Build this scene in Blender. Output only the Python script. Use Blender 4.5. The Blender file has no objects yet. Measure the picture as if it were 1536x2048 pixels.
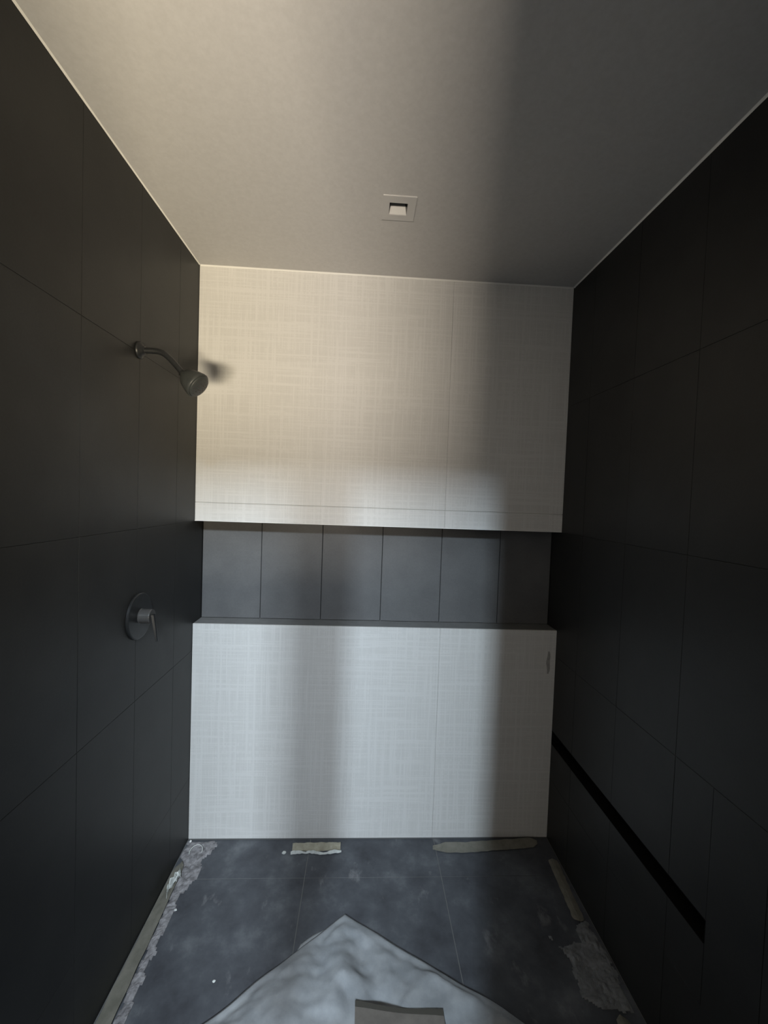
import bpy, bmesh, math, random
from mathutils import Vector, Matrix, noise
random.seed(7)
C = bpy.context.scene.collection
S = bpy.context.scene
W, H, ND, NB, NT = 1.778, 2.74, 0.105, 1.060, 1.555   # room width, height, niche depth, niche bottom / top
FRONT = -2.25                                        # plane of the added front wall, just behind the camera

# ---------------------------------------------------------------- camera
cam_data = bpy.data.cameras.new('camera')
cam = bpy.data.objects.new('camera', cam_data); C.objects.link(cam)
cam_data.sensor_fit = 'VERTICAL'; cam_data.sensor_height = 24.0; cam_data.sensor_width = 18.0
cam_data.lens = 24.0 * 832.09 / 2048.0
cam_data.clip_start = 0.02
r = Vector((0.99820555, -0.04836916, 0.03530008)); u = Vector((-0.0336152, 0.03521552, 0.99881424)); f = Vector((0.04955491, 0.99820854, -0.03352639))
cam.matrix_world = Matrix(((r.x, u.x, -f.x, 0.7954), (r.y, u.y, -f.y, -2.0062), (r.z, u.z, -f.z, 1.6901), (0, 0, 0, 1)))
S.camera = cam

# ---------------------------------------------------------------- world, light, exposure
world = bpy.data.worlds.new('world'); S.world = world; world.use_nodes = True
bg = world.node_tree.nodes['Background']; bg.inputs[0].default_value = (1.0, 0.97, 0.93, 1); bg.inputs[1].default_value = 0.015
def area(name, loc, target, sx, sy, power, col, spread=math.pi):
    d = bpy.data.lights.new(name, 'AREA'); d.shape = 'RECTANGLE'; d.size = sx; d.size_y = sy
    d.energy = power; d.color = col; d.spread = spread
    o = bpy.data.objects.new(name, d); C.objects.link(o); o.location = loc
    o.rotation_euler = (Vector(target) - Vector(loc)).to_track_quat('-Z', 'Y').to_euler()
# daylight of the room behind the camera: sky through two tall windows (cool, from above) and sunlit ground outside (warm, from below)
area('window_sky_left', (-0.02, -5.1, 4.12), (1.0, 0, 0.5), 0.15, 0.5, 210, (0.72, 0.87, 1.0))
area('window_sky_right', (1.26, -5.1, 4.12), (0.3, 0, 0.5), 0.28, 0.5, 285, (0.78, 0.9, 1.0))
area('window_sky_middle', (0.62, -5.12, 4.12), (0.6, 0, 0.5), 1.3, 0.5, 240, (0.80, 0.90, 1.0))
area('window_shaded_ground', (0.50, -5.1, 0.42), (0.6, 0, 2.6), 0.9, 0.25, 235, (1.0, 0.88, 0.72))
area('window_sunlit_ground', (1.425, -5.1, 0.42), (0.9, 0, 2.6), 0.95, 0.25, 340, (1.0, 0.86, 0.63))
area('room_fill_behind', (-0.15, -3.85, 1.9), (0.8, 0, 1.4), 1.3, 3.2, 34, (1.0, 0.95, 0.88))  # dim fill lamp, added to lift the dark right part of the back wall
S.view_settings.view_transform = 'Standard'; S.view_settings.look = 'None'
S.view_settings.exposure = 0.0; S.view_settings.gamma = 1.0; S.view_settings.use_curve_mapping = False

# ---------------------------------------------------------------- materials
def mat(name, col, rough=0.6, spec=0.4, metal=0.0):
    m = bpy.data.materials.new(name); m.use_nodes = True
    b = m.node_tree.nodes['Principled BSDF']
    b.inputs['Base Color'].default_value = (*col, 1); b.inputs['Roughness'].default_value = rough
    b.inputs['Specular IOR Level'].default_value = spec; b.inputs['Metallic'].default_value = metal
    return m
def N(m, t, **kw):
    n = m.node_tree.nodes.new(t)
    for k, v in kw.items():
        if k in n.inputs: n.inputs[k].default_value = v
        else: setattr(n, k, v)
    return n
def L(m, a, b): m.node_tree.links.new(a, b)
def coords(m, scale=(1, 1, 1), rot=(0, 0, 0)):
    g = N(m, 'ShaderNodeNewGeometry'); mp = N(m, 'ShaderNodeMapping'); mp.inputs['Scale'].default_value = scale
    mp.inputs['Rotation'].default_value = rot
    L(m, g.outputs['Position'], mp.inputs['Vector']); return mp.outputs[0]
def noise_n(m, vec, scale, detail=4, rough=.55):
    n = N(m, 'ShaderNodeTexNoise'); n.inputs['Scale'].default_value = scale; n.inputs['Detail'].default_value = detail
    n.inputs['Roughness'].default_value = rough; L(m, vec, n.inputs['Vector']); return n.outputs[0]
def ramp(m, fac, stops):
    n = N(m, 'ShaderNodeValToRGB'); e = n.color_ramp.elements
    while len(e) < len(stops): e.new(0.5)
    for i, (p, c) in enumerate(stops): e[i].position = p; e[i].color = (*c, 1) if len(c) == 3 else c
    L(m, fac, n.inputs[0]); return n.outputs[0]
def math_n(m, op, a, b):
    n = N(m, 'ShaderNodeMath', operation=op)
    for i, x in enumerate((a, b)):
        if isinstance(x, (int, float)): n.inputs[i].default_value = x
        else: L(m, x, n.inputs[i])
    return n.outputs[0]
def mix(m, fac, a, b, mode='MIX'):
    n = N(m, 'ShaderNodeMix', data_type='RGBA', blend_type=mode)
    if isinstance(fac, (int, float)): n.inputs[0].default_value = fac
    else: L(m, fac, n.inputs[0])
    for i, x in ((6, a), (7, b)):
        if isinstance(x, tuple): n.inputs[i].default_value = (*x, 1)
        else: L(m, x, n.inputs[i])
    return n.outputs[2]
def bump(m, h, strength, dist):
    n = N(m, 'ShaderNodeBump'); n.inputs['Strength'].default_value = strength; n.inputs['Distance'].default_value = dist
    L(m, h, n.inputs['Height']); L(m, n.outputs[0], m.node_tree.nodes['Principled BSDF'].inputs['Normal'])
def setcol(m, c): L(m, c, m.node_tree.nodes['Principled BSDF'].inputs['Base Color'])

def linen_mat():
    m = mat('linen_porcelain', (.7, .69, .66), .42, .45)
    v = noise_n(m, coords(m, (150, 1, 3.5)), 1, 2, .7)          # vertical threads
    h = noise_n(m, coords(m, (3.5, 1, 150)), 1, 2, .7)          # horizontal threads
    v2 = noise_n(m, coords(m, (62, 1, 1.6)), 1, 2, .6)
    h2 = noise_n(m, coords(m, (1.6, 1, 62)), 1, 2, .6)
    s = math_n(m, 'ADD', math_n(m, 'MAXIMUM', v, h), math_n(m, 'MULTIPLY', math_n(m, 'MAXIMUM', v2, h2), .8))
    setcol(m, ramp(m, s, [(.7, (.61, .6, .58)), (1.0, (.66, .65, .628)), (1.12, (.69, .68, .66))]))
    bump(m, s, .45, .0012)
    return m
def tile_mat(name, lo, hi, rough, sc, spec=.4):
    m = mat(name, hi, rough, spec)
    n1 = noise_n(m, coords(m), sc, 5, .6); n2 = noise_n(m, coords(m), 140, 2, .6)
    setcol(m, mix(m, .25, ramp(m, n1, [(.3, lo), (.7, hi)]), ramp(m, n2, [(.35, lo), (.65, hi)])))
    bump(m, n2, .15, .0006)
    return m
def floor_mat():
    m = mat('dusty_slate', (.09, .095, .11), .55, .4)
    n1 = noise_n(m, coords(m), 5.5, 6, .65)
    base = ramp(m, n1, [(.32, (.042, .044, .052)), (.55, (.078, .084, .096)), (.72, (.14, .148, .16))])
    d = noise_n(m, coords(m, (1, .55, 1), (0, 0, .5)), 11, 5, .62)
    base = mix(m, ramp(m, d, [(.62, (0, 0, 0)), (.72, (.45, .45, .45))]), base, (.27, .27, .28))
    s = noise_n(m, coords(m, (60, 5, 1), (0, 0, .9)), 1, 1, .4); s2 = noise_n(m, coords(m, (70, 4, 1), (0, 0, -.15)), 1, 1, .4)
    base = mix(m, ramp(m, math_n(m, 'MAXIMUM', s, s2), [(.83, (0, 0, 0)), (.87, (.5, .5, .5))]), base, (.35, .36, .37))
    setcol(m, base); bump(m, n1, .2, .002); return m
def rough_mat(name, lo, hi, sc, bs=.5, bd=.004):
    m = mat(name, hi, .9, .2)
    n1 = noise_n(m, coords(m), sc, 6, .65); setcol(m, ramp(m, n1, [(.35, lo), (.65, hi)])); bump(m, n1, bs, bd); return m
M_linen = linen_mat()
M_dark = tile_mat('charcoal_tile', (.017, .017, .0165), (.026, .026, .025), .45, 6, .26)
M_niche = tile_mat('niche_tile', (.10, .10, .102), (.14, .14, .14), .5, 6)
M_floor = floor_mat()
M_ceil = rough_mat('ceiling_plaster', (.54, .53, .52), (.58, .57, .56), 60, .08, .001)
M_wgrout = mat('charcoal_grout', (.014, .014, .014), .6, .3)
M_grout = mat('dark_grout', (.035, .035, .035), .9, .2)
M_lgrout = mat('pale_grout', (.62, .6, .57), .85, .2)
M_caulk = mat('white_caulk', (.85, .84, .8), .5, .4)
M_sill = tile_mat('grey_stone', (.15, .15, .148), (.2, .2, .195), .5, 20)
M_black = tile_mat('matte_black_metal', (.010, .011, .012), (.018, .019, .020), .4, 30)
M_head = tile_mat('worn_black_metal', (.03, .033, .032), (.045, .048, .046), .45, 30)
M_slot = mat('black_slot_shade', (.006, .006, .006), .95, .05)  # shade of the recess put into the colour, near black inside the slot
M_mortar = rough_mat('thinset_residue', (.14, .135, .14), (.33, .32, .33), 45)
M_dust = rough_mat('plaster_dust', (.13, .135, .14), (.23, .24, .25), 25, .6, .006)
M_tape = rough_mat('tan_paper_tape', (.15, .145, .12), (.21, .2, .17), 18, .2, .001)
M_pale = rough_mat('pale_paper', (.5, .52, .5), (.68, .7, .67), 40, .3, .001)
M_cloth = rough_mat('canvas_drop_cloth', (.25, .265, .28), (.36, .375, .39), 9, .35, .006)
M_board = rough_mat('grey_brown_cardboard', (.15, .135, .12), (.2, .18, .16), 14, .2, .001)
M_white = mat('white_enamel', (.8, .79, .77), .4, .45)
M_trimw = mat('fixture_trim_paint', (.56, .55, .54), .45, .4)
M_lens = mat('unlit_lamp_lens', (.05, .03, .03), .2, .6)
M_smudge = rough_mat('grey_smudge', (.3, .29, .28), (.4, .39, .37), 60, .1, .001)

# ---------------------------------------------------------------- helpers
def obj(name, bm, m=None, parent=None, smooth=False, kind=None):
    me = bpy.data.meshes.new(name); bmesh.ops.recalc_face_normals(bm, faces=bm.faces[:]); bm.to_mesh(me); bm.free()
    if smooth:
        for p in me.polygons: p.use_smooth = True
    if m: me.materials.append(m)
    o = bpy.data.objects.new(name, me); C.objects.link(o)
    if parent: o.parent = parent
    if kind: o['kind'] = kind
    return o
def thing(name, label, cat, group=None):
    o = bpy.data.objects.new(name, None); C.objects.link(o); o.empty_display_size = .05
    return tag(o, label, cat, group)
def tag(o, label, cat, group=None):
    o['label'] = label; o['category'] = cat
    if group: o['group'] = group
    return o
def bx(bm, x0, x1, y0, y1, z0, z1):
    v = [bm.verts.new((x, y, z)) for x in (x0, x1) for y in (y0, y1) for z in (z0, z1)]
    for q in ((0, 1, 3, 2), (4, 6, 7, 5), (0, 4, 5, 1), (2, 3, 7, 6), (0, 2, 6, 4), (1, 5, 7, 3)): bm.faces.new([v[i] for i in q])
def box(name, m, parent, *a, kind=None):
    bm = bmesh.new(); bx(bm, *a); return obj(name, bm, m, parent, kind=kind)
def tile(m, parent, o, ax, ay, n, w, h, t=.009, ch=.0009, name='tile'):
    """slab w x h whose chamfered face has lower corner o, spans ax, ay and looks along n"""
    o, ax, ay, n = map(Vector, (o, ax, ay, n)); bm = bmesh.new(); rings = []
    for dep, ins in ((t, 0), (ch, 0), (0, ch)):
        rings.append([bm.verts.new(o + ax * (ins + sx * (w - 2 * ins)) + ay * (ins + sy * (h - 2 * ins)) - n * dep) for sx, sy in ((0, 0), (1, 0), (1, 1), (0, 1))])
    for a, b in zip(rings, rings[1:]):
        for i in range(4): bm.faces.new((a[i], a[(i + 1) % 4], b[(i + 1) % 4], b[i]))
    bm.faces.new(rings[0]); bm.faces.new(rings[-1])
    return obj(name, bm, m, parent)
def frame_of(d):
    d = d.normalized(); a = Vector((0, 0, 1)) if abs(d.z) < .9 else Vector((0, 1, 0))
    s = d.cross(a).normalized(); return s, s.cross(d).normalized()
def tube(bm, pts, rad, n=16):
    pts = [Vector(p) for p in pts]; rings = []
    rad = rad if isinstance(rad, (list, tuple)) else [rad] * len(pts)
    s = None
    for i, p in enumerate(pts):
        d = (pts[min(i + 1, len(pts) - 1)] - pts[max(i - 1, 0)]).normalized()
        if s is None: s, t = frame_of(d)
        s = (s - d * s.dot(d)).normalized(); t = d.cross(s)
        rings.append([bm.verts.new(p + (s * math.cos(a) + t * math.sin(a)) * rad[i]) for a in [2 * math.pi * k / n for k in range(n)]])
    for a, b in zip(rings, rings[1:]):
        for k in range(n): bm.faces.new((a[k], a[(k + 1) % n], b[(k + 1) % n], b[k]))
    bm.faces.new(rings[0]); bm.faces.new(rings[-1])
def lathe(bm, org, axis, prof, n=32):
    org = Vector(org); axis = Vector(axis).normalized(); s, t = frame_of(axis); rings = []
    for d, rr in prof:
        rings.append([bm.verts.new(org + axis * d + (s * math.cos(a) + t * math.sin(a)) * max(rr, 1e-4)) for a in [2 * math.pi * k / n for k in range(n)]])
    for a, b in zip(rings, rings[1:]):
        for k in range(n): bm.faces.new((a[k], a[(k + 1) % n], b[(k + 1) % n], b[k]))
    bm.faces.new(rings[0]); bm.faces.new(rings[-1])
def struct(o): o['kind'] = 'structure'; return o

G = .0010                                            # joint width
ZJ = [0, .31, .93, 1.55, 2.165, H]                   # horizontal joints of the dark walls
YJ = [ND] + [ND - .3015 * k for k in range(1, 8)] + [FRONT]

# ---------------------------------------------------------------- left wall
wl = struct(box('wall_left', M_wgrout, None, -.12, -.0022, FRONT, ND + .1, 0, H))
def side_tile(x, nx, parent, y1, y0, z0, z1):
    j = random.uniform(0, .0005)
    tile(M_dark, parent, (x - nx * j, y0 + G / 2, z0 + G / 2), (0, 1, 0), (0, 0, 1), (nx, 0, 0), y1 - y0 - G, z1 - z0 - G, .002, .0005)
for y1, y0 in zip(YJ, YJ[1:]):
    for z0, z1 in zip(ZJ, ZJ[1:]): side_tile(0, 1, wl, y1, y0, z0, z1)

# ---------------------------------------------------------------- right wall with its long low slot
SZ0, SZ1, SY = .485, .553, -.94
bm = bmesh.new(); X0, X1 = W + .0022, W + .14
bx(bm, X0, X1, FRONT, ND + .1, 0, SZ0); bx(bm, X0, X1, FRONT, ND + .1, SZ1, H)
bx(bm, X0, X1, FRONT, SY, SZ0, SZ1); bx(bm, W + .075, X1, SY, ND + .1, SZ0, SZ1)
wr = struct(obj('wall_right', bm, M_wgrout))
for y1, y0 in zip(YJ, YJ[1:]):
    for z0, z1 in zip(ZJ, ZJ[1:]):
        if z0 == .31 and y1 > SY:
            ya = max(y0, SY)
            side_tile(W, -1, wr, y1, ya, .31, SZ0); side_tile(W, -1, wr, y1, ya, SZ1, .93)
            if y0 < SY: side_tile(W, -1, wr, SY, y0, .31, .93)
        else: side_tile(W, -1, wr, y1, y0, z0, z1)
bm = bmesh.new()
bx(bm, W + .066, W + .0745, SY + .001, 0, SZ0 + .003, SZ1 - .003); bx(bm, W + .0005, W + .066, SY + .001, 0, SZ0 + .001, SZ0 + .003)
bx(bm, W + .0005, W + .066, SY + .001, 0, SZ1 - .003, SZ1 - .001); bx(bm, W + .0005, W + .066, SY + .001, SY + .003, SZ0 + .003, SZ1 - .003)
o = obj('slot_channel', bm, M_slot, wr); o['label'] = 'long black recessed slot low in the right wall'

# ---------------------------------------------------------------- back wall: white panel, dark niche band, white panel
T = .010
bm = bmesh.new()
bx(bm, 0.001, W - .001, T, ND + .012, 0, NB - .012); bx(bm, 0.001, W - .001, T, ND + .012, NT + .010, H)
bx(bm, -.0, W, ND + .012, ND + .1, 0, H)
wb = struct(obj('wall_back', bm, M_lgrout))
XJ = [0, .59, 1.192, W]
for z0, z1 in ((0.004, NB), (NT, 1.6388), (1.6412, H)):
    for i, (x0, x1) in enumerate(zip(XJ, XJ[1:])):
        g = .0007
        tile(M_linen, wb, (x0 + (g / 2 if i else .001), 0, z0 + g / 2), (1, 0, 0), (0, 0, 1), (0, -1, 0), x1 - x0 - g, z1 - z0 - (g if z1 != H else .001), T - .0005, .0004)
for x0, x1 in zip([0.0, .291, .595, .899, 1.203, 1.507], [.291, .595, .899, 1.203, 1.507, W]):
    j = random.uniform(0, .0008)
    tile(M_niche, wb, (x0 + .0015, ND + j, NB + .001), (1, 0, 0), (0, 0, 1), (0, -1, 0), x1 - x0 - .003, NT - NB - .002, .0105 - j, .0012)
bx_ = bmesh.new(); bx(bx_, 0, W, ND + .0085, ND + .0118, NB, NT); obj('grout_bed', bx_, M_grout, wb)
box('niche_sill', M_sill, wb, .001, W - .001, T + .0002, ND - .0005, NB - .0115, NB)['label'] = 'grey stone ledge of the niche'
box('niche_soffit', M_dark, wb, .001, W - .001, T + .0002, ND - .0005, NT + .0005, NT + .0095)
box('grout_line', M_caulk, wb, .001, W - .001, -.0004, T, 1.6393, 1.6407)
box('edge_trim', M_white, wb, .001, W - .001, -.0016, .0095, NT - .0035, NT)['label'] = 'thin white edging along the upper panel'
bm = bmesh.new()
vs = [bm.verts.new((1.742 + .002 * math.sin(k * 1.1) + s * (.004 + .005 * math.sin(k * math.pi / 9)), -.0007, .955 - k * .0125)) for k in range(10) for s in (-1, 1)]
vb = [bm.verts.new(v.co + Vector((0, .0006, 0))) for v in vs]
for k in range(9):
    a = 2 * k; bm.faces.new((vs[a], vs[a + 1], vs[a + 3], vs[a + 2])); bm.faces.new((vb[a], vb[a + 1], vb[a + 3], vb[a + 2]))
obj('smudge', bm, M_smudge, wb)['label'] = 'grey rubbed smudge near the right edge of the lower panel'

# ---------------------------------------------------------------- floor
fl = struct(box('floor', mat('floor_grout', (.17, .17, .165), .9, .2), None, -.12, W + .14, FRONT - .3, .2, -.12, -.0014))
FX = [.0, .59, 1.2, W]; FY = [0.0, -.21, -.82, -1.43, -2.04, FRONT]
for x0, x1 in zip(FX, FX[1:]):
    for y1, y0 in zip(FY, FY[1:]):
        j = random.uniform(0, .0005)
        tile(M_floor, fl, (x0 + .0014, y0 + .001, -j), (1, 0, 0), (0, 1, 0), (0, 0, 1), x1 - x0 - .0028, y1 - y0 - .002, .0012, .0004)

# ---------------------------------------------------------------- ceiling with the square cut-out for the lamp
LX0, LX1, LY0, LY1 = .852, .917, -.500, -.437
bm = bmesh.new(); CB = ND + .1; A = (-.12, W + .14)
bx(bm, A[0], LX0 - .012, FRONT, CB, H, H + .12); bx(bm, LX1 + .012, A[1], FRONT, CB, H, H + .12)
bx(bm, LX0 - .012, LX1 + .012, FRONT, LY0 - .012, H, H + .12); bx(bm, LX0 - .012, LX1 + .012, LY1 + .012, CB, H, H + .12)
struct(obj('ceiling', bm, M_ceil))
def bead(name, p0, p1, a, b, s):
    """triangular caulk bead in the corner between directions a and b"""
    bm = bmesh.new(); p0, p1, a, b = map(Vector, (p0, p1, a, b)); K = 60; rings = []
    for k in range(K + 1):
        p = p0.lerp(p1, k / K); q = s * (1 + .22 * noise.noise(p * 9))
        rings.append([bm.verts.new(p), bm.verts.new(p + a * q), bm.verts.new(p + (a + b) * q * .42), bm.verts.new(p + b * q)])
    for c, d in zip(rings, rings[1:]):
        for i in range(4): bm.faces.new((c[i], c[(i + 1) % 4], d[(i + 1) % 4], d[i]))
    bm.faces.new(rings[0]); bm.faces.new(rings[-1])
    return struct(obj(name, bm, M_caulk, smooth=False))
e = .0006
bead('trim_1', (.004, -e, H - e), (W - .004, -e, H - e), (0, -1, 0), (0, 0, -1), .0055)
bead('trim_2', (W - e, -.006, H - e), (W - e, FRONT, H - e), (-1, 0, 0), (0, 0, -1), .0055)
bead('trim_3', (e, -.006, H - e), (e, FRONT, H - e), (1, 0, 0), (0, 0, -1), .004)

# ---------------------------------------------------------------- unseen front wall behind the camera, added so its gap shapes the light
bm = bmesh.new(); bx(bm, .80, W + .14, FRONT - .1, FRONT, 0, H + .12); bx(bm, -.12, .39, FRONT - .1, FRONT, 0, H + .12)
struct(obj('wall_front_added', bm, M_dark))
# unseen rear wall, added to cut and shape the light of the area lamps
bm = bmesh.new(); bx(bm, -2.6, 4.4, -4.1, -4.0, -.12, .67); bx(bm, -2.6, -.8, -4.1, -4.0, .67, 4.6); bx(bm, 2.6, 4.4, -4.1, -4.0, .67, 4.6); bx(bm, -2.6, 4.4, -4.1, -4.0, 4.6, 4.9)
struct(obj('wall_rear_added', bm, M_grout))

# ---------------------------------------------------------------- recessed ceiling lamp
lamp = thing('recessed_light', 'small square white recessed ceiling light with an angled opening', 'ceiling light'); lamp.location = (.888, -.47, H)
def to(p, o):  # keep a part's world place under its parent
    o.parent = p; o.matrix_parent_inverse = Matrix.Translation(-p.location); return o
bm = bmesh.new(); PX0, PX1, PY0, PY1 = .828, .946, -.533, -.407; z0, z1 = H - .0055, H - .0008
bx(bm, PX0, LX0, PY0, PY1, z0, z1); bx(bm, LX1, PX1, PY0, PY1, z0, z1); bx(bm, LX0, LX1, PY0, LY0, z0, z1); bx(bm, LX0, LX1, LY1, PY1, z0, z1)
to(lamp, obj('trim_plate', bm, M_trimw))
bm = bmesh.new(); t = .002
bx(bm, LX0 - t, LX0, LY0, LY1, H - .001, H + .07); bx(bm, LX1, LX1 + t, LY0, LY1, H - .001, H + .07)
bx(bm, LX0 - t, LX1 + t, LY0 - t, LY0, H - .001, H + .07); bx(bm, LX0 - t, LX1 + t, LY1, LY1 + t, H - .001, H + .07); bx(bm, LX0 - t, LX1 + t, LY0 - t, LY1 + t, H + .07, H + .072)
to(lamp, obj('housing', bm, mat('grey_housing', (.16, .155, .15), .6, .3)))
bm = bmesh.new()
q = [(LX0 + .001, LY1 - .001, H - .003), (LX1 - .001, LY1 - .001, H - .003), (LX1 - .006, LY1 - .004, H + .034), (LX0 + .006, LY1 - .004, H + .034)]
a = [bm.verts.new(p) for p in q]; b = [bm.verts.new((p[0], p[1] + .0008, p[2])) for p in q]
bm.faces.new(a); bm.faces.new(b)
for i in range(4): bm.faces.new((a[i], a[(i + 1) % 4], b[(i + 1) % 4], b[i]))
to(lamp, obj('reflector', bm, M_white))['label'] = 'bright white angled reflector'
bm = bmesh.new(); lathe(bm, ((LX0 + LX1) / 2, -.456, H + .0695), (0, 0, -1), [(0, .014), (.030, .014), (.037, .010), (.040, 0)], 24)
to(lamp, obj('lens', bm, M_lens, smooth=True))

# ---------------------------------------------------------------- shower arm and head
AY = -.505
sh = thing('wall_shower', 'matte black shower head on a curved arm high on the left wall', 'shower head'); sh.location = (0, AY, 2.172)
bm = bmesh.new(); lathe(bm, (.0006, AY, 2.172), (1, 0, 0), [(0, .029), (.004, .029), (.009, .026), (.013, .016), (.02, .0145)], 32)
to(sh, obj('flange', bm, M_black, smooth=True))
ctrl = [Vector(p) for p in ((.012, AY, 2.172), (.07, AY, 2.170), (.105, AY, 2.148), (.152, AY, 2.098))]
pts = []
P = [ctrl[0]] + ctrl + [ctrl[-1] + (ctrl[-1] - ctrl[-2])]
for i in range(1, 4):
    for k in range(8):
        s = k / 8; p0, p1, p2, p3 = P[i - 1:i + 3]
        pts.append(.5 * ((2 * p1) + (p2 - p0) * s + (2 * p0 - 5 * p1 + 4 * p2 - p3) * s * s + (3 * p1 - p0 - 3 * p2 + p3) * s ** 3))
pts.append(ctrl[-1])
bm = bmesh.new(); tube(bm, pts, .0098, 20); to(sh, obj('arm', bm, M_black, smooth=True))
hd = Vector((.80, -.10, -.60)).normalized(); h0 = Vector((.147, AY, 2.102))
bm = bmesh.new(); lathe(bm, h0, hd, [(0, .0125), (.008, .014), (.016, .025), (.03, .034), (.05, .0415), (.066, .0455), (.0735, .046), (.0765, .0435)], 40)
head = to(sh, obj('head', bm, M_head, smooth=True))
bm = bmesh.new(); lathe(bm, h0 + hd * .0766, hd, [(0, .0425), (.004, .040), (.008, .030), (.010, .0)], 36)
to(sh, obj('spray_face', bm, M_head, smooth=True))
bm = bmesh.new(); nb = bm; s_, t_ = frame_of(hd)
for rr, cnt in ((.012, 6), (.022, 11), (.032, 16)):
    for k in range(cnt):
        a = 2 * math.pi * k / cnt; lathe(bm, h0 + hd * (.0766 + (.0095 if rr < .02 else .0075 if rr < .03 else .0062)) + (s_ * math.cos(a) + t_ * math.sin(a)) * rr, hd, [(0, .0016), (.0022, .001)], 6)
to(sh, obj('spray_nozzles', bm, M_lens, kind='stuff'))

# ---------------------------------------------------------------- shower valve
VC = Vector((0, -.482, 1.235))
va = thing('shower_valve', 'round matte black shower valve with a thin lever on the left wall', 'shower valve'); va.location = VC
bm = bmesh.new(); lathe(bm, VC + Vector((.0006, 0, 0)), (1, 0, 0), [(0, .083), (.005, .083), (.0075, .081), (.0085, .078), (.009, 0)], 56)
to(va, obj('escutcheon', bm, M_black, smooth=False))
bm = bmesh.new(); lathe(bm, VC + Vector((.0096, 0, 0)), (1, 0, 0), [(0, .027), (.002, .0255), (.036, .0255), (.039, .024), (.0392, 0)], 40)
to(va, obj('hub', bm, tile_mat('satin_black_metal', (.05, .05, .05), (.065, .063, .062), .28, 30), smooth=False))
bm = bmesh.new(); b0 = VC + Vector((.0492, 0, .006)); K = 10; rings = []
for k in range(K + 1):
    s = k / K; p = b0 + Vector((.016 * s, -.004 * s, -.094 * s)); w = .0105 - .0045 * s; th = .0045 - .001 * s
    rings.append([bm.verts.new(p + Vector((th * i, w * j, 0))) for i, j in ((0, -1), (1.6, -.7), (2, 0), (1.6, .7), (0, 1))])
for a, b in zip(rings, rings[1:]):
    for i in range(5): bm.faces.new((a[i], a[(i + 1) % 5], b[(i + 1) % 5], b[i]))
bm.faces.new(rings[0]); bm.faces.new(rings[-1]); to(va, obj('lever', bm, M_black))

# ---------------------------------------------------------------- strips of tape / edging on the floor
def ribbon(name, path, prof, m, label, cat, wob=.004, seed=0, thick=.0012):
    """strip swept along path; prof(s) -> list of (offset across, height)"""
    bm = bmesh.new(); K = 48; rings = []
    pth = [Vector((*p, 0)) for p in path]
    seg = [(b - a).length for a, b in zip(pth, pth[1:])]; tot = sum(seg)
    for k in range(K + 1):
        s = k / K; d = s * tot; i = 0
        while i < len(seg) - 1 and d > seg[i]: d -= seg[i]; i += 1
        p = pth[i].lerp(pth[i + 1], min(1, d / seg[i])); t = (pth[i + 1] - pth[i]).normalized(); n = Vector((-t.y, t.x, 0))
        ring = []
        for q, (o_, h_) in enumerate(prof(s)):
            w_ = wob * noise.noise(Vector((s * 14 + seed * 7.3, q * .6, seed)))
            ring.append(bm.verts.new(p + n * (o_ + w_) + Vector((0, 0, max(.0006, h_ + .0012 * noise.noise(Vector((s * 11, q, seed + 3))))))))
        rings.append(ring)
    m_ = len(rings[0]); low = [[bm.verts.new(v.co + Vector((0, 0, thick))) for v in rg] for rg in rings]
    for R_ in (rings, low):
        for a, b in zip(R_, R_[1:]):
            for i in range(m_ - 1): bm.faces.new((a[i], a[i + 1], b[i + 1], b[i]))
    for a, b, c, d in zip(rings, rings[1:], low, low[1:]):
        bm.faces.new((a[0], b[0], d[0], c[0])); bm.faces.new((a[-1], b[-1], d[-1], c[-1]))
    for a, c in ((rings[0], low[0]), (rings[-1], low[-1])):
        for i in range(m_ - 1): bm.faces.new((a[i], a[i + 1], c[i + 1], c[i]))
    return tag(obj(name, bm, m, smooth=False), label, cat)
def taper(s, a=.04, b=.04): return min(1, .15 + s / a, .15 + (1 - s) / b)
ribbon('tape_strip', [(.026, -.135), (.029, -.42), (.034, -.72), (.038, -1.25)], lambda s: [((-.5 + i / 4) * .046 * taper(s, .03, .01) * (1 + .35 * s), .004 + .011 * (i / 4) ** 1.5) for i in range(5)],
       M_tape, 'long dull tan tape strip lying along the foot of the left wall', 'tape', .003, 1)
ribbon('tape_strip', [(1.748, -.128), (1.728, -.418)], lambda s: [((-.5 + i / 4) * .046 * taper(s, .03, .03), .003 + .003 * math.sin(i)) for i in range(5)],
       M_tape, 'tan tape strip between the back right corner and the grey dust', 'tape', .004, 2)
ribbon('tape_strip', [(1.702, -.725), (1.69, -1.25)], lambda s: [((-.5 + i / 4) * .046 * taper(s, .03, .03), .003 + .003 * math.sin(i)) for i in range(5)],
       M_tape, 'tan tape strip by the right wall, on the camera side of the grey dust', 'tape', .004, 6)
ribbon('tape_strip', [(1.185, -.066), (1.35, -.066), (1.712, -.038)], lambda s: [((-.5 + i / 4) * .044 * taper(s, .14, .07), .003 + .013 * (i / 4) ** 1.4) for i in range(5)],
       M_tape, 'tan tape strip at the foot of the back wall, right of centre', 'tape', .004, 3)
scrap = ribbon('cardboard_scrap', [(.512, -.066), (.74, -.062)], lambda s: [(-.016, .010 + .003 * math.sin(9 * s)), (-.011, .004), (-.002, .006), (.006, .018), (.010, .027)],
       rough_mat('tan_scrap', (.27, .25, .19), (.42, .40, .32), 22, .2, .001), 'short tan cardboard scrap on the floor against the white back wall', 'scrap', .003, 4, .0015)
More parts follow.
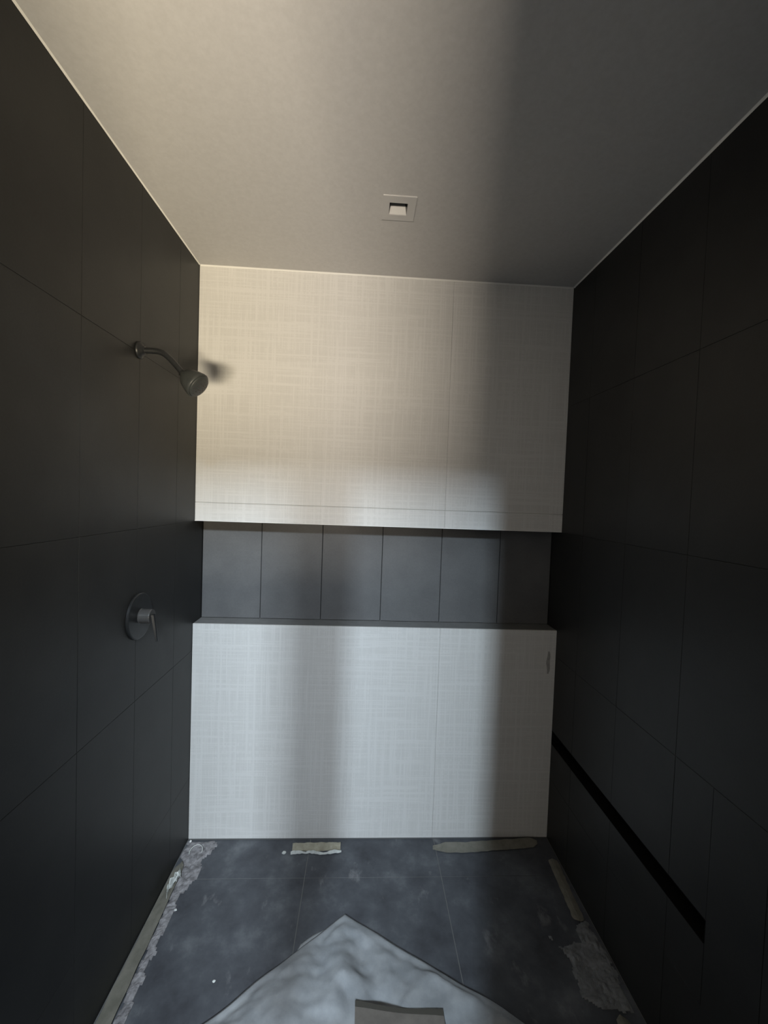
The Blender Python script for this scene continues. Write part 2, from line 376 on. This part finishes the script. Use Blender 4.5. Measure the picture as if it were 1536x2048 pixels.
lip = ribbon('torn_edge', [(.508, -.088), (.60, -.084), (.66, -.092), (.745, -.080)], lambda s: [(-.003, .0035), (0, .013 + .003 * math.sin(17 * s)), (.005, .006)], M_pale, 'bright torn front edge', '', .005, 8, .0015)
lip.parent = scrap; del lip['category']
# ---------------------------------------------------------------- mortar residue, dust, crumbs
def patch(name, outline, hgt, m, label, cat, seed, step=.007, rug=1.0):
    """bumpy mound filling a ragged outline"""
    n = len(outline); xs = [p[0] for p in outline]; ys = [p[1] for p in outline]
    def inside(x, y):
        c = False; dmin = 9
        for i in range(n):
            (ax, ay), (bx_, by) = outline[i], outline[(i + 1) % n]
            if (ay > y) != (by > y) and x < (bx_ - ax) * (y - ay) / (by - ay) + ax: c = not c
            l2 = (bx_ - ax) ** 2 + (by - ay) ** 2; t = max(0, min(1, ((x - ax) * (bx_ - ax) + (y - ay) * (by - ay)) / l2))
            dmin = min(dmin, math.hypot(x - ax - t * (bx_ - ax), y - ay - t * (by - ay)))
        return dmin if c else -dmin
    bm = bmesh.new(); V = {}
    nx = int((max(xs) - min(xs) + .04) / step); ny = int((max(ys) - min(ys) + .04) / step)
    for i in range(nx + 1):
        for j in range(ny + 1):
            x = min(xs) - .02 + i * step; y = min(ys) - .02 + j * step
            d = inside(x, y) + .016 * rug * noise.noise(Vector((x * 28, y * 28, seed))) + .006 * rug * noise.noise(Vector((x * 90, y * 90, seed)))
            if d > 0 and .003 < x < W - .003 and y < -.003:
                z = .0012 + hgt * min(1, d / .015) * (.35 + .65 * abs(noise.noise(Vector((x * 45, y * 45, seed + 9)))) * 2)
                V[i, j] = bm.verts.new((x, y, z))
    fs = [bm.faces.new((V[i, j], V[i + 1, j], V[i + 1, j + 1], V[i, j + 1])) for i, j in list(V) if (i + 1, j) in V and (i + 1, j + 1) in V and (i, j + 1) in V]
    bmesh.ops.delete(bm, geom=[v for v in bm.verts if not v.link_faces], context='VERTS')
    ed = [e_ for e_ in bm.edges if len(e_.link_faces) == 1]; ret = bmesh.ops.extrude_edge_only(bm, edges=ed)
    for g_ in ret['geom']:
        if isinstance(g_, bmesh.types.BMVert): g_.co.z = .0003
    return tag(obj(name, bm, m), label, cat)
patch('mortar_residue', [(.004, -.006), (.16, -.012), (.155, -.05), (.115, -.12), (.128, -.20), (.105, -.245), (.09, -.30), (.09, -.42), (.094, -.58), (.102, -.70), (.105, -.95), (.056, -.95), (.052, -.6), (.046, -.4), (.038, -.25), (.02, -.12), (.004, -.1)],
      .0065, M_mortar, 'ragged pale grey mortar residue in the back left floor corner', 'mortar', 2.0)
patch('plaster_dust', [(1.572, -.47), (1.61, -.515), (1.685, -.49), (1.705, -.425), (1.755, -.415), (1.772, -.47), (1.772, -.56), (1.755, -.72), (1.66, -.71), (1.60, -.675), (1.60, -.6), (1.62, -.56)],
      .006, M_dust, 'smeared heap of grey plaster dust on the floor by the right wall', 'dust', 5.0, .0055, 1.0)
bm = bmesh.new(); K = 14; pts = []
for k in range(K + 1):
    a = math.radians(205 - 215 * k / K); pts.append((.070 + .028 * math.cos(a), -.085 + .032 * math.sin(a), .014 + .006 * math.sin(math.pi * k / K)))
tube(bm, pts, .0016, 8); tag(obj('wire_loop', bm, M_pale, smooth=True), 'thin pale wire loop curling in the left floor corner', 'wire')
def crumb(x, y, z, s, m, seed, sq=(1, 1, 1)):
    bm = bmesh.new(); bmesh.ops.create_icosphere(bm, subdivisions=2, radius=s)
    for v in bm.verts:
        k = 1 + .5 * noise.noise(v.co / s * .9 + Vector((seed, 0, 0))); v.co = Vector((v.co.x * k * sq[0] + x, v.co.y * k * sq[1] + y, v.co.z * k * sq[2] + z))
    return bm
tag(obj('plaster_crumb', crumb(.022, -.026, .014, .0055, M_white, 1), M_white), 'bright white round crumb in the corner under the white panel', 'crumb')
for i, (x, y, s, lab) in enumerate(((.094, -.348, .004, 'tiny white crumb at the edge of the mortar residue'), (.335, -.60, .004, 'tiny white crumb on dark floor left of the drop cloth'), (.475, -.082, .007, 'small pale crumb beside the left end of the cardboard scrap'))):
    tag(obj('plaster_crumb', crumb(x, y, s * .5 + .0008, s, M_white, 3 + i, (1.3, 1, .7)), M_pale), lab, 'crumb')
# crumpled white paper scrap on the tape strip
bm = bmesh.new(); g = {}
for i in range(8):
    for j in range(15):
        s = j / 14; a = i / 7 - .5; w = .022 * (math.sin(math.pi * min(1, s * 1.1 + .08)) ** .6) * (1 + .5 * noise.noise(Vector((s * 6, 0, 4))))
        g[i, j] = bm.verts.new((.043 + a * w + .005 * math.sin(7 * s) - .006 * s, -.195 - .115 * s, .024 + .026 * noise.noise(Vector((i * 1.1, j * .9, 1))) + .01 * math.sin(math.pi * s)))
for i in range(7):
    for j in range(14): bm.faces.new((g[i, j], g[i + 1, j], g[i + 1, j + 1], g[i, j + 1]))
o = obj('paper_scrap', bm, M_pale); md = o.modifiers.new('thick', 'SOLIDIFY'); md.thickness = .0012
tag(o, 'crumpled torn white paper scrap on the left tape strip', 'paper')

# ---------------------------------------------------------------- drop cloth
ap = Vector((.776, -.385, 0)); e1 = Vector((-.440, -.346, 0)).normalized(); e2 = Vector((.609, -.368, 0)).normalized()
def cloth_z(x, y, u_, v_):
    dd = min(u_, v_)
    edge = min(1, dd / .05)
    n_ = .030 * noise.noise(Vector((x * 5.2, y * 6.5, 1.7))) + .014 * noise.noise(Vector((x * 11, y * 15, 4.1))) + .005 * noise.noise(Vector((x * 30, y * 34, 8)))
    fold = .030 * math.exp(-((u_ - v_ * .9 - .03) / .06) ** 2) * min(1, (u_ + v_) / .15) - .018 * math.exp(-((u_ - v_ * .45 - .05) / .05) ** 2)
    hem = .005 * math.exp(-((dd - .012) / .010) ** 2)
    z = max(.007, .012 + edge * (.026 + n_ + fold) + hem)
    q = max(.80 - x, x - 1.125, y + .69, -1.03 - y) / .05                    # pressed flat under the cardboard
    return min(z, .0415) if q <= 0 else (z if q >= 1 else min(z, .0415) * (1 - q) + z * q)
bm = bmesh.new(); V = {}; NU, NV = 110, 110; LU, LV = 1.05, 1.15
for i in range(NU + 1):
    for j in range(NV + 1):
        u_, v_ = LU * i / NU, LV * j / NV
        p = ap + e1 * u_ + e2 * v_
        p += e2 * .010 * noise.noise(Vector((u_ * 7, 0, 2))) * (1 if j < 20 else 0) * (1 - j / 20 if j < 20 else 0)
        p -= e1 * .012 * noise.noise(Vector((v_ * 6, 3, 2))) * (1 - i / 20 if i < 20 else 0)
        V[i, j] = bm.verts.new((p.x, p.y, cloth_z(p.x, p.y, u_, v_)))
        if not (.1 < p.x < W - .12 and p.y > -1.5): V[i, j].tag = True
for i in range(NU):
    for j in range(NV): bm.faces.new((V[i, j], V[i + 1, j], V[i + 1, j + 1], V[i, j + 1]))
bmesh.ops.delete(bm, geom=[v for v in bm.verts if v.tag], context='VERTS')
dc = obj('drop_cloth', bm, M_cloth, smooth=True); md = dc.modifiers.new('thick', 'SOLIDIFY'); md.thickness = .003; md.offset = -1
tag(dc, 'wrinkled pale canvas drop cloth on the dark floor, corner towards the back wall', 'cloth')
bm = bmesh.new(); g = {}; en = Vector((-e1.y, e1.x, 0)); en = en if en.y > 0 else -en
for i in range(11):
    for j in range(4):
        s = i / 10; u_ = .045 + .175 * s; wd = .026 * min(1, s * 1.6, 14 * (1.04 - s)) + .001
        p = ap + e1 * (u_ - .012 * j / 3) + en * (wd * j / 3 - .006)
        g[i, j] = bm.verts.new((p.x, p.y, .0035 + .008 * math.sin(math.pi * j / 3) * s))
for i in range(10):
    for j in range(3): bm.faces.new((g[i, j], g[i + 1, j], g[i + 1, j + 1], g[i, j + 1]))
o = obj('folded_hem', bm, M_cloth, dc, smooth=True); md = o.modifiers.new('thick', 'SOLIDIFY'); md.thickness = .003

# ---------------------------------------------------------------- cardboard sheet on the cloth
cb = thing('cardboard_sheet', 'flat grey-brown cardboard piece lying on the drop cloth', 'cardboard'); cb.location = (.96, -.86, .05)
def sheet(name, y0, y1, m, zt, th):
    bm = bmesh.new(); K = 16; rows = []
    for y, n_ in ((y0, 0), (y1, 1)):
        top = []; bot = []
        for k in range(K + 1):
            s = k / K; x = .822 + .283 * s; yy = y - .03 * s - (.004 * math.sin(math.pi * s) if n_ else 0); z = zt + .003 * math.cos(math.pi * 2 * s)
            top.append(bm.verts.new((x, yy, z))); bot.append(bm.verts.new((x, yy, z - th)))
        rows.append((top, bot))
    (t0, b0_), (t1, b1) = rows
    for k in range(K):
        bm.faces.new((t0[k], t0[k + 1], t1[k + 1], t1[k])); bm.faces.new((b0_[k], b0_[k + 1], b1[k + 1], b1[k]))
        bm.faces.new((t0[k], t0[k + 1], b0_[k + 1], b0_[k])); bm.faces.new((t1[k], t1[k + 1], b1[k + 1], b1[k]))
    bm.faces.new((t0[0], t1[0], b1[0], b0_[0])); bm.faces.new((t0[-1], t1[-1], b1[-1], b0_[-1]))
    return to(cb, obj(name, bm, m))
sheet('sheet', -1.0, -.706, M_board, .050, .004)
sheet('edge_band', -.722, -.7055, mat('dark_edge_band', (.07, .065, .055), .8, .2), .0513, .0010)['label'] = 'dark band along the far edge'  # darker band along the far edge of the sheet
